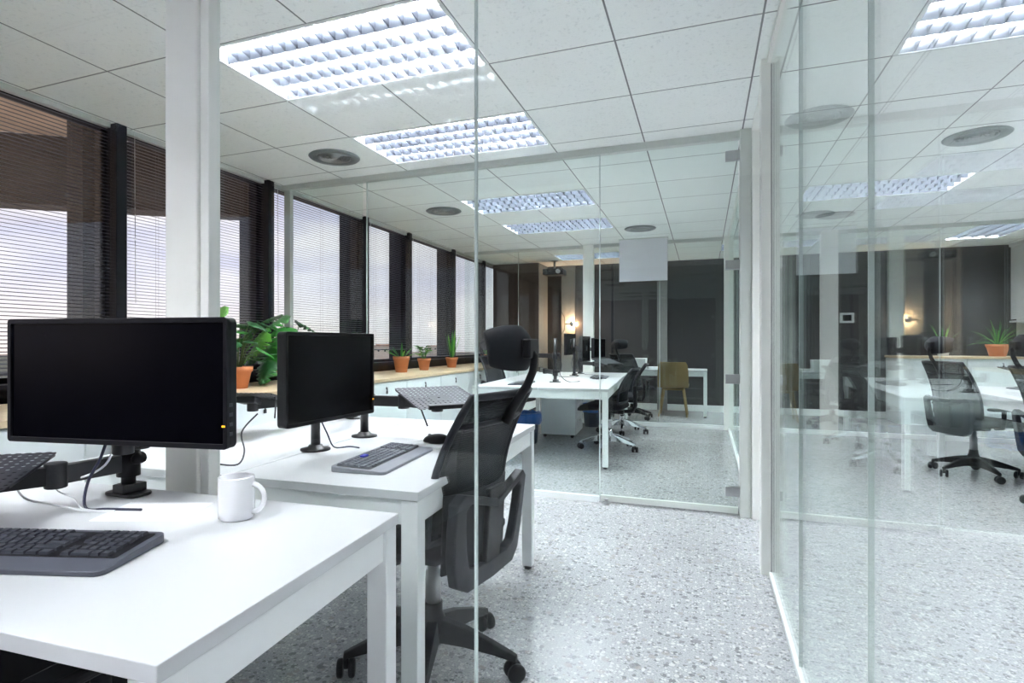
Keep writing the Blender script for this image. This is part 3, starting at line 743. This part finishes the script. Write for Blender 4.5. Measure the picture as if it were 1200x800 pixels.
# ------------------------------------------------------------------ keyboards, mice
def keyboard(label, loc, rz, detailed=True, W=.455, Dp=.186, grey=False):
    t = thing('keyboard', label, 'keyboard', loc, rz)
    tl = R(2.6)
    pts = rrect(W, Dp, .018)
    def xf(v): return Vector((v.x, v.y, v.z + (v.y + Dp / 2) * math.tan(tl)))
    def zb(v): return Vector((v.x, v.y, v.z + (v.y + Dp / 2) * math.tan(tl) if v.z > .005 else v.z))
    m_ = 'kbdg' if grey else 'kbd'
    MB().prism(pts, 0, .0095, zb).build('body', m_, t, bevel=.002)
    MB().prism(rrect(W - .03, .118, .006, 4, 0, .020), .0096, .0103, xf).build('key_bed', 'black', t)
    rows = []
    kw = .0192
    x0 = -W / 2 + .022
    def row(y, start, widths):
        x = start
        for wd in widths:
            rows.append((x + wd * kw / 2, y, wd * kw - .0028)); x += wd * kw
    ytop = .071
    row(ytop, x0, [1, 1, 1, 1, 1, 1, 1, 1, 1, 1, 1, 1, 1]); row(ytop, x0 + 16 * kw, [1, 1, 1, 1, 1])
    row(ytop - kw, x0, [1] * 13 + [2]); row(ytop - kw, x0 + 16 * kw, [1, 1, 1, 1, 1])
    row(ytop - 2 * kw, x0, [1.5] + [1] * 12 + [1.5]); row(ytop - 2 * kw, x0 + 16 * kw, [1, 1, 1, 1, 1])
    row(ytop - 3 * kw, x0, [1.75] + [1] * 11 + [2.25]); row(ytop - 3 * kw, x0 + 17 * kw, [1, 1, 1, 1])
    row(ytop - 4 * kw, x0, [2.25] + [1] * 10 + [2.75]); row(ytop - 4 * kw, x0 + 16 * kw, [1, 1, 1, 1, 1])
    row(ytop - 5 * kw, x0, [1.25, 1.25, 1.25, 6.25, 1.25, 1.25, 1.25, 1.25]); row(ytop - 5 * kw, x0 + 16 * kw, [1, 2, 1, 1])
    cache = {}
    if detailed:
        for (x, y, wd) in rows:
            k_ = round(wd, 4)
            z = .0103 + (y + Dp / 2) * math.tan(tl)
            if k_ not in cache:
                mb = MB(); a, b = wd / 2, .0082; c_, d_ = a - .0018, b - .0018
                mb._add([Vector(v) for v in ((-a, -b, 0), (a, -b, 0), (a, b, 0), (-a, b, 0), (-c_, -d_, .005), (c_, -d_, .005), (c_, d_, .0056), (-c_, d_, .0056))],
                        [(0, 3, 2, 1), (4, 5, 6, 7), (0, 1, 5, 4), (1, 2, 6, 5), (2, 3, 7, 6), (3, 0, 4, 7)])
                o = mb.build('key', 'keyg' if grey else 'key', t, loc=(x, y, z)); cache[k_] = o
            else:
                o = cache[k_].copy(); COL.objects.link(o); o.location = (x, y, z)
    else:
        mb = MB()
        for (x, y, wd) in rows: mb.box(x - wd / 2, y - .008, .0103 + (y + Dp / 2) * math.tan(tl), x + wd / 2, y + .008, .0155 + (y + Dp / 2) * math.tan(tl))
        mb.build('keys', 'key', t)
    return t
M['kbdg'] = mat('grey keyboard plastic', (.20, .21, .24), .4); M['keyg'] = mat('grey keycap', (.15, .16, .19), .35)
keyboard('dark slate keyboard on the foreground desk, left end cut off by the picture edge', (-1.207, .704, DZ), R(17))
k2 = keyboard('grey keyboard with two blue keys on the nearer bench desk, by the mouse', (-1.015, 1.714, DZ), R(95.5), grey=True, W=.43)
MB().box(-.075, .045, .0, -.045, .061, .0262).build('blue_key', 'bluelabel', k2)
keyboard('keyboard on the near left corner of the far bench desk', (-1.68, 5.42, DZ), R(-85), False)
keyboard('keyboard on the right side of the far bench desk below the laptop tray', (-1.13, 6.70, DZ), R(95), False)
keyboard('keyboard on the bench desk in the right room', (2.62, 5.45, DZ), R(-88), False)
keyboard('keyboard on the bench desk at the far side of the right room', (2.62, 6.15, DZ), R(-80), False)
def mouse(label, loc, rz):
    t = thing('computer_mouse', label, 'mouse', loc, rz)
    def g(u, v):
        a = 2 * math.pi * u; q = math.sin(v * math.pi / 2)
        return Vector((math.cos(a) * .033 * q, math.sin(a) * .055 * q, .004 + .032 * math.cos(v * math.pi / 2) ** .8 * (1 - .15 * math.sin(a) * q)))
    mb = MB(); mb.grid(g, 24, 8); bmesh.ops.remove_doubles(mb.bm, verts=mb.bm.verts, dist=.0002); mb.build('body', 'black', t)
    MB().lathe([(.001, .0), (.032, 0), (.032, .004), (.001, .004)], 20).build('skirt', 'dark', t)
    MB().lathe([(.002, -.003), (.007, -.003), (.007, .003), (.002, .003)], 12, at=(0, .028, .030), rot=Matrix.Rotation(R(90), 3, 'Y')).build('scroll_wheel', 'steel', t)
M['pad'] = mat('pale grey mat', (.62, .65, .66), .5)
tag(MB().lathe([(.001, 0), (.11, 0), (.11, .002), (.001, .002)], 48, at=(-.985, 2.06, DZ)).build('mouse_pad', 'pad'), 'round pale grey mouse mat on the nearer bench desk', 'mouse pad')
mouse('black mouse on a round pale mat on the nearer bench desk', (-1.0, 2.075, DZ + .002), R(100))
mouse('black mouse beside the keyboard on the far bench desk', (-1.10, 6.35, DZ), R(95))

# ------------------------------------------------------------------ mug, paper, cables
mg = thing('mug', 'white ceramic mug on the foreground desk in front of the glass', 'mug', (-1.0, 1.025, DZ), R(14))
mb = MB(); mb.lathe([(.001, .0), (.034, 0), (.0385, .004), (.0395, .02), (.0395, .094), (.038, .0965), (.036, .094), (.036, .012), (.030, .008), (.001, .007)], 40); mb.build('body', 'mug', mg)
hp = [(.037 + .004, .0, .080)] + [(.041 + .026 * math.sin(a), 0, .048 + .030 * math.cos(a)) for a in [R(20 + 140 * k / 8) for k in range(9)]] + [(.038, 0, .016)]
MB().tube(hp, .0062, 10).build('handle', 'mug', mg)
tag(MB().prism(rrect(.21, .148, .001, 1), 0, .0012).build('paper_sheet', 'paper', loc=(-1.22, .995, DZ), rot=(0, 0, R(20))), 'thin white sheet lying behind the keyboard on the foreground desk', 'paper')
def cable(label, pts, r, m, n=6):
    P = [Vector(p) for p in pts]; out = []
    for i in range(len(P) - 1):
        a, b, c, d_ = P[max(i - 1, 0)], P[i], P[i + 1], P[min(i + 2, len(P) - 1)]
        for k in range(n):
            t_ = k / n; out.append(.5 * ((2 * b) + (c - a) * t_ + (2 * a - 5 * b + 4 * c - d_) * t_ ** 2 + (3 * b - a - 3 * c + d_) * t_ ** 3))
    out.append(P[-1])
    return tag(MB().tube(out, r, 7).build('cable', m), label, 'cable')
cable('navy cable dropping from the foreground monitor to the desk', [(-1.36, .985, .88), (-1.37, .97, .82), (-1.40, .96, .76), (-1.385, .945, .706), (-1.33, .96, .704), (-1.25, .985, .704)], .0035, 'cableb')
cable('white cable looping below the foreground monitor onto the desk', [(-1.34, .99, .88), (-1.38, .99, .80), (-1.45, .95, .765), (-1.55, .90, .77), (-1.50, .88, .735), (-1.42, .90, .72), (-1.37, .93, .705), (-1.30, .955, .703)], .0028, 'cablew')
cable('thin white cable hanging under the laptop tray arm', [(-1.47, .93, .79), (-1.45, .92, .75), (-1.40, .93, .73), (-1.385, .94, .704), (-1.31, .965, .703)], .002, 'cablew')
cable('grey cable curling on the bench desk left of the squarer monitor', [(-1.42, 1.55, .86), (-1.46, 1.52, .80), (-1.43, 1.50, .74), (-1.42, 1.46, .705), (-1.50, 1.45, .704), (-1.58, 1.50, .704)], .0028, 'dark')
cable('black cable lying right of the round pole base under the squarer monitor', [(-1.355, 1.80, .82), (-1.32, 1.80, .76), (-1.31, 1.83, .706), (-1.27, 1.87, .704), (-1.22, 1.86, .704)], .003, 'cableb')
cable('black cable running from the squarer monitor to its neighbouring pole', [(-1.23, 1.86, .86), (-1.28, 1.98, .84), (-1.34, 2.10, .80)], .003, 'cableb')
cable('black cable hanging beside the near pole on the far bench desk', [(-1.39, 5.74, 1.0), (-1.36, 5.76, .88), (-1.37, 5.74, .78), (-1.30, 5.80, .705), (-1.2, 5.9, .704)], .003, 'cableb')
cable('black cable tangle in the middle of the far bench desk', [(-1.46, 6.9, 1.0), (-1.50, 6.86, .85), (-1.45, 6.84, .75), (-1.40, 6.75, .705), (-1.55, 6.65, .704), (-1.62, 6.7, .704)], .003, 'cableb')
cable('black cable by the furthest pole of the far bench desk', [(-1.50, 7.42, 1.0), (-1.46, 7.38, .85), (-1.49, 7.36, .75), (-1.42, 7.28, .705), (-1.30, 7.2, .704)], .003, 'cableb')
cable('dark cable hanging below the far bench desk beside the pedestal', [(-1.25, 6.2, .66), (-1.22, 6.22, .60), (-1.18, 6.24, .58), (-1.15, 6.22, .62), (-1.14, 6.2, .66)], .003, 'cableb')
# boxes / bins
pd = thing('drawer_pedestal', 'white mobile drawer pedestal under the far bench desk', 'drawer unit', (-1.60, 6.78, 0), R(4))
MB().box(-.20, -.27, .04, .20, .27, .56).build('body', 'cabw', pd, bevel=.003)
for k in range(3):
    dr = MB().box(.20, -.265, .05 + k * .17, .216, .265, .213 + k * .17).build('drawer', 'white', pd, bevel=.002)
    MB().box(.216, -.06, .185 + k * .17, .226, .06, .195 + k * .17).build('drawer_handle', 'steel', dr)
for sx in (-1, 1):
    for sy in (-1, 1): MB().lathe([(.003, -.012), (.02, -.012), (.02, .012), (.003, .012)], 12, at=(sx * .16, sy * .22, .02), rot=Matrix.Rotation(R(90), 3, 'X')).build('caster', 'black', pd)
def wbin(label, loc, s=1.0):
    t = thing('waste_bin', label, 'waste bin', loc)
    MB().lathe([(.105 * s, 0), (.13 * s, .27 * s), (.126 * s, .27 * s), (.10 * s, .01)], 24).build('bucket', 'bin', t)
    mb = MB()
    random.seed(4)
    prof = [(.14, .19), (.15, .215), (.150, .25), (.145, .285), (.128, .295), (.115, .25), (.05, .20)]
    vs = []; fs = []; seg = 28
    for i, (r_, z_) in enumerate(prof):
        for k in range(seg):
            q = 1 + random.uniform(-.05, .05); vs.append(Vector((r_ * s * q * math.cos(2 * math.pi * k / seg), r_ * s * q * math.sin(2 * math.pi * k / seg), z_ * s + random.uniform(-.008, .008))))
    for i in range(len(prof) - 1):
        for k in range(seg): fs.append((i * seg + k, i * seg + (k + 1) % seg, (i + 1) * seg + (k + 1) % seg, (i + 1) * seg + k))
    mb._add(vs, fs, True); mb.thick = .002; mb.build('bin_liner', 'blue', t)
wbin('dark waste bin with bright blue liner beside the pedestal, under the far bench desk', (-1.84, 6.10, 0), 1.15)
wbin('waste bin with blue liner behind the chrome-based chair', (-1.38, 7.62, 0))
bx = thing('desktop_organiser', 'white box organiser on the left end of the back table', 'box', (-1.03, 9.15, DZ))
MB().box(-.20, -.14, 0, .20, .14, .15).build('body', 'paper', bx, bevel=.004); MB().box(-.203, -.143, .12, .203, .143, .165).build('lid', 'paper', bx, bevel=.004)
tag(MB().box(-.15, -.11, 0, .15, .11, .035).build('paper_stack', 'paper', loc=(-.66, 9.22, DZ), rot=(0, 0, .2)), 'low stack of white papers on the back table beside the box', 'paper stack')

# white hanging panel, projector, lamp, thermostat
hpn = thing('hanging_panel', 'white rectangular panel hanging from the ceiling in front of the far glass', 'panel', (-.73, 7.62, CEIL))
MB().box(-.30, -.02, -.55, .30, .02, -.004).build('board', 'panel', hpn, bevel=.003)
MB().box(-.305, -.025, -.012, .305, .025, 0).build('ceiling_channel', 'rail', hpn)
pj = thing('projector', 'black projector hung from the ceiling near the brown column', 'projector', (-2.29, 9.2, CEIL))
MB().lathe([(.06, -.012), (.06, 0)], 18).build('ceiling_plate', 'steel', pj)
MB().tube([(0, 0, -.01), (0, 0, -.14)], .018, 10).build('drop_pole', 'steel', pj)
MB().box(-.17, -.13, -.24, .17, .13, -.14).build('body', 'black', pj, bevel=.012)
MB().lathe([(.035, 0), (.035, .03), (.028, .03)], 18, at=(.09, -.13, -.19), rot=Matrix.Rotation(R(90), 3, 'X')).build('lens', 'steel', pj)
lp = thing('wall_lamp', 'thin zigzag wall lamp glowing warm on the back wall', 'wall lamp', (-2.27, YF - .16, 1.10))
MB().tube([(-.05, 0, -.35), (-.05, 0, .12), (.03, 0, .24), (.03, 0, .44), (-.03, 0, .54), (-.03, 0, .64)], .0055, 7).build('stem', 'blackm', lp)
MB().tube([(.03, 0, .33), (.14, 0, .33)], .008, 8).build('arm', 'blackm', lp)
lh = MB().lathe([(.01, -.03), (.035, -.02), (.045, .0), (.035, .02), (.01, .03)], 20, at=(.16, -.03, .33), rot=Matrix.Rotation(R(90), 3, 'X')).build('lamp_shade', 'steel', lp)
MB().lathe([(.001, -.012), (.03, -.008), (.03, .008), (.001, .012)], 16, at=(.16, .008, .33), rot=Matrix.Rotation(R(90), 3, 'X')).build('bulb', 'bulb', lp)
MB().tube([(-.05, 0, -.02), (-.05, .16, -.02)], .008, 8).build('wall_fixing', 'blackm', lp)
ld = bpy.data.lights.new('lamp_glow', 'POINT'); ld.energy = 24; ld.color = (1, .56, .30); ld.shadow_soft_size = .02
lo = bpy.data.objects.new('lamp_glow', ld); COL.objects.link(lo); lo.parent = lp; lo.location = (.16, .05, .33)
th = thing('control_panel', 'small white framed control panel on the dark back wall of the right room', 'control panel', (1.99, YF - .012, 1.475))
MB().frame(rrect(.185, .15, .006, 3), rrect(.115, .09, .004, 3), -.012, .012, lambda v: Vector((v.x, v.z, v.y))).build('bezel', 'white_tile', th)
MB().box(-.058, -.006, -.046, .058, .008, .046).build('display', 'screen', th)

# ------------------------------------------------------------------ right room : back counter and window blind
for i in range(2):
    c = copy_tree(cab); c.location = (2.85 + i * .75, 9.245, .13); c.rotation_euler = (0, 0, R(-90))
    c['group'] = 'white cabinets along the back wall of the right room'
    c['label'] = 'white lockable cabinet at the back of the right room, ' + ['left of the pair', 'right of the pair'][i]
    MB().box(-.62, -.372, -.13, -.02, .372, .03).build('plinth_base', 'cabw', c)
tag(MB().box(2.46, 9.225, .895, 3.98, YF - .02, .925).build('worktop', 'wood', bevel=.003), 'pale oak worktop on the back cabinets of the right room with two plants', 'worktop')
t = thing('venetian_blind', 'pale closed blind high on the right wall at the right picture edge', 'blind', (XR - .07, 9.0, CEIL))
mb = MB(); z = -.05
while z > -1.03:
    mb.box(-.003, -.85, z - .011, .003, .85, z + .007, Matrix.Rotation(R(14), 3, 'Y') if False else None); mb.box(.003, -.85, z + .006, .016, .85, z + .008); z -= .021
mb.build('slats', 'white_tile', t); MB().box(-.02, -.86, -.04, .02, .86, -.002).build('headrail', 'white_tile', t); MB().box(-.015, -.86, -1.07, .015, .86, -1.045).build('bottom_rail', 'white_tile', t)
MB().box(-.02, -.80, -.06, .068, -.76, -.03).box(-.02, .76, -.06, .068, .80, -.03).build('bracket', 'white_tile', t)

# ------------------------------------------------------------------ plants
def pot(parent, r=.085, h=.165, m='terra'):
    mb = MB(); mb.lathe([(.001, 0), (r * .68, 0), (r * .92, h * .76), (r * 1.0, h * .77), (r * 1.04, h), (r * .95, h), (r * .90, h * .86), (.001, h * .86)], 28); mb.build('pot', m, parent)
    mb = MB(); mb.lathe([(.001, h * .862), (r * .89, h * .862), (r * .89, h * .90), (.001, h * .91)], 20); mb.build('soil', 'soil', parent)
    return h * .88
def blade_leaf(mb, base, d, L_, w_, droop, nseg=6):   # long narrow arching leaf
    d = Vector(d).normalized(); side = d.cross(Vector((0, 0, 1))); side = side.normalized() if side.length > .01 else Vector((1, 0, 0))
    vs = []; p = Vector(base); q = d.copy()
    for i in range(nseg + 1):
        u = i / nseg; ww = w_ * (math.sin(math.pi * min(1, u * .85 + .12)) ** .7) * (1 if i < nseg else .05)
        up = side.cross(q).normalized()
        vs += [p - side * ww, p + up * ww * -.35, p + side * ww]
        p = p + q * (L_ / nseg); q = (q + Vector((0, 0, -droop / nseg))).normalized()
    fs = []
    for i in range(nseg):
        a = i * 3; fs += [(a, a + 1, a + 4, a + 3), (a + 1, a + 2, a + 5, a + 4)]
    mb._add(vs, fs, True)
def small_plant(label, loc, kind, r=.082, h=.16, m='terra', scale=1.0):
    t = thing('potted_plant', label, 'plant', loc, 0, 'small potted plants')
    z = pot(t, r, h, m); n = {'aloe': 15, 'snake': 11, 'bushy': 16, 'spiky': 9, 'grass': 46}[kind]
    if kind == 'bushy':
        for k in range(n):
            a = random.uniform(0, 6.28); rr = random.uniform(.0, .05); hh = random.uniform(.03, .10) * scale
            mb = MB(); tip = Vector((math.cos(a) * (rr + .02), math.sin(a) * (rr + .02), z + hh))
            mb.tube([(math.cos(a) * .01, math.sin(a) * .01, z), tip], .002, 5)
            for q in range(3):
                b = a + (q - 1) * .9; blade_leaf(mb, tip, (math.cos(b), math.sin(b), .7), .05 * scale, .013, .9, 4)
            mb.build('leaf', 'leafl' if k % 2 else 'leaf', t, solid=.001)
        return t
    for k in range(n):
        a = 6.283 * k / n + random.uniform(-.3, .3)
        el = {'aloe': random.uniform(.35, 1.2), 'snake': random.uniform(1.25, 1.5), 'spiky': random.uniform(.7, 1.4), 'grass': random.uniform(.3, 1.45)}[kind]
        ln = {'aloe': random.uniform(.08, .13), 'snake': random.uniform(.14, .27), 'spiky': random.uniform(.10, .22), 'grass': random.uniform(.10, .20)}[kind] * scale
        wd = {'aloe': .011, 'snake': .013, 'spiky': .008, 'grass': .0035}[kind]
        mb = MB(); blade_leaf(mb, (math.cos(a) * .015, math.sin(a) * .015, z), (math.cos(a) * math.cos(el), math.sin(a) * math.cos(el), math.sin(el)), ln, wd, {'aloe': .25, 'snake': .05, 'spiky': .3, 'grass': .9}[kind])
        mb.build('leaf', ['leaf', 'leafl', 'leafd'][k % 3] if kind != 'grass' else ['leafl', 'leaf'][k % 2], t, solid=.0015)
    return t
random.seed(11)
small_plant('small aloe in a terracotta pot, first one right of the square monitor', (-3.0, 5.37, CT), 'aloe', .088, .17, scale=1.6)
small_plant('bushy little plant in a terracotta pot between the aloe and the snake plant', (-3.0, 5.90, CT), 'bushy', .075, .135, scale=1.5)
small_plant('upright snake plant in a small terracotta pot on the oak worktop', (-3.0, 6.67, CT), 'snake', .078, .13, scale=1.55)
small_plant('spiky plant in a terracotta pot half hidden by the tall chair headrest', (-3.0, 7.92, CT), 'spiky', .08, .14, scale=1.3)
small_plant('spiky plant whose tips show above the square monitor', (-3.0, 4.25, CT), 'spiky', .085, .15, scale=1.5)
small_plant('green spiky plant in a white pot on the right room worktop', (3.03, 9.45, .925), 'spiky', .085, .16, 'white_tile', 1.5)
small_plant('bushy grassy plant in an orange terracotta pot on the right room worktop', (3.62, 9.45, .925), 'grass', .125, .16, 'terra', 1.9)

def heart(n=20, split=0):
    pts = []
    for k in range(n + 1):
        u = k / n; y = u; w_ = .50 * math.sin(math.pi * u ** .62) ** .8
        pts.append((w_, y))
    return pts
def big_leaf(parent, base, tip_c, normal_tilt, size, m, split=False, aspect=1.0, stem_r=.004):
    """leaf blade hung at tip_c; a stem from base"""
    base = Vector(base); c = Vector(tip_c); out = (c - base); out.z = 0
    out = out.normalized() if out.length > .01 else Vector((1, 0, 0))
    d = (out * math.cos(normal_tilt) + Vector((0, 0, -math.sin(normal_tilt)))).normalized(); s = Vector((-out.y, out.x, 0)); up = s.cross(d).normalized() * -1
    mb = MB(); n = 18; L_, R_ = [], []
    for k in range(n + 1):
        u = k / n; ww = .46 * (math.sin(math.pi * min(1, u ** .6)) ** .75 + .02) * aspect
        if split and 3 < k < n - 2 and k % 3 == 0: ww *= .38
        cup = .10 * math.sin(math.pi * u)
        ctr = c + d * (u - .12) * size + up * cup * size * .5
        L_.append(ctr + s * ww * size - up * ww * ww * size * .45 - d * .0 * size + (-d * .10 * size * (1 if u < .1 else 0)))
        R_.append(ctr - s * ww * size - up * ww * ww * size * .45 + (-d * .10 * size * (1 if u < .1 else 0)))
        L_[-1] = (ctr, L_[-1], R_[-1])
    vs = []; fs = []
    for (a, b, e_) in L_: vs += [a, (a + b) / 2 + up * .02 * size, b, (a + e_) / 2 + up * .02 * size, e_]
    for k in range(n):
        a = k * 5; fs += [(a, a + 1, a + 6, a + 5), (a + 1, a + 2, a + 7, a + 6), (a, a + 5, a + 8, a + 3), (a + 3, a + 8, a + 9, a + 4)]
    mb._add(vs, fs, True)
    o = mb.build('leaf', m, parent, solid=.0012)
    mid = (base + c) / 2 + Vector((0, 0, .04))
    MB().tube([base, base.lerp(mid, .6) + Vector((0, 0, .02)), mid, c], [stem_r * 1.2, stem_r, stem_r * .9, stem_r * .7], 6).build('stem', 'stem', parent)
p1 = thing('potted_plant', 'dark leafy plant with long stems in a large terracotta pot behind the white post', 'plant', (-3.0, 3.08, CT), 0, 'big leafy plants')
z = pot(p1, .10, .15)
random.seed(5)
for k in range(26):
    a = random.uniform(0, 6.28); rr = random.uniform(.05, .19); hh = random.uniform(.05, .33)
    big_leaf(p1, (math.cos(a) * .02, math.sin(a) * .02, z), (math.cos(a) * rr, math.sin(a) * rr, z + hh), random.uniform(-.1, .8), random.uniform(.10, .15), random.choice(['leafd', 'leafd', 'leaf']), False, .95, .0035)
big_leaf(p1, (0, -.01, z), (-.03, -.11, z + .40), .9, .17, 'leafl', False, 1.15)
p2 = thing('potted_plant', 'split-leaf monstera with big glossy leaves beside the square monitor', 'plant', (-2.95, 3.56, CT), 0, 'big leafy plants')
z = pot(p2, .11, .15)
for (x, y, hz, tl, sz, m_) in ((-.01, -.15, .12, 1.15, .30, 'leaf'), (-.12, -.14, .27, .9, .22, 'leafl'), (-.03, -.06, .36, .7, .24, 'leaf'), (-.14, -.20, .16, 1.0, .19, 'leafl'), (.06, -.13, .26, 1.0, .22, 'leaf'),
                            (-.20, -.12, .30, .7, .19, 'leafd'), (-.06, -.22, .22, 1.1, .19, 'leafl'), (.05, .05, .33, .6, .20, 'leafd'), (-.18, -.24, .05, 1.2, .17, 'leafd'), (.10, -.05, .18, .9, .18, 'leaf'),
                            (-.10, -.02, .38, .4, .18, 'leaf'), (-.20, -.04, .15, .9, .20, 'leafd'), (.0, -.24, .02, 1.1, .18, 'leafd'), (-.26, -.16, .22, .8, .17, 'leaf')):
    big_leaf(p2, (0, 0, z), (x, y, z + hz), tl, sz, m_, True, 1.15)
# long-distance buildings on the plain
random.seed(9)
for k, (y, x, wd, h_) in enumerate(((400, -300, 26, 12), (470, -340, 18, 10), (540, -330, 30, 12), (640, -380, 22, 13), (760, -360, 34, 11), (330, -320, 20, 11))):
    b = thing('building', 'pale distant building on the plain beyond the windows', 'building', (x, y, -14), random.uniform(0, 1), 'distant pale buildings beyond the windows')
    MB().box(-wd / 2, -8, 0, wd / 2, 8, h_).build('walls', 'bld', b)
    MB().box(-wd / 2 - .3, -8.3, h_, wd / 2 + .3, 8.3, h_ + .6).build('roof', 'terra', b)
    for q in range(4):
        xx = -wd / 2 + wd * (q + .5) / 4; MB().box(xx - 1, -8.06, h_ * .5, xx + 1, -8, h_ * .5 + 2.2).build('window', 'wframe', b)
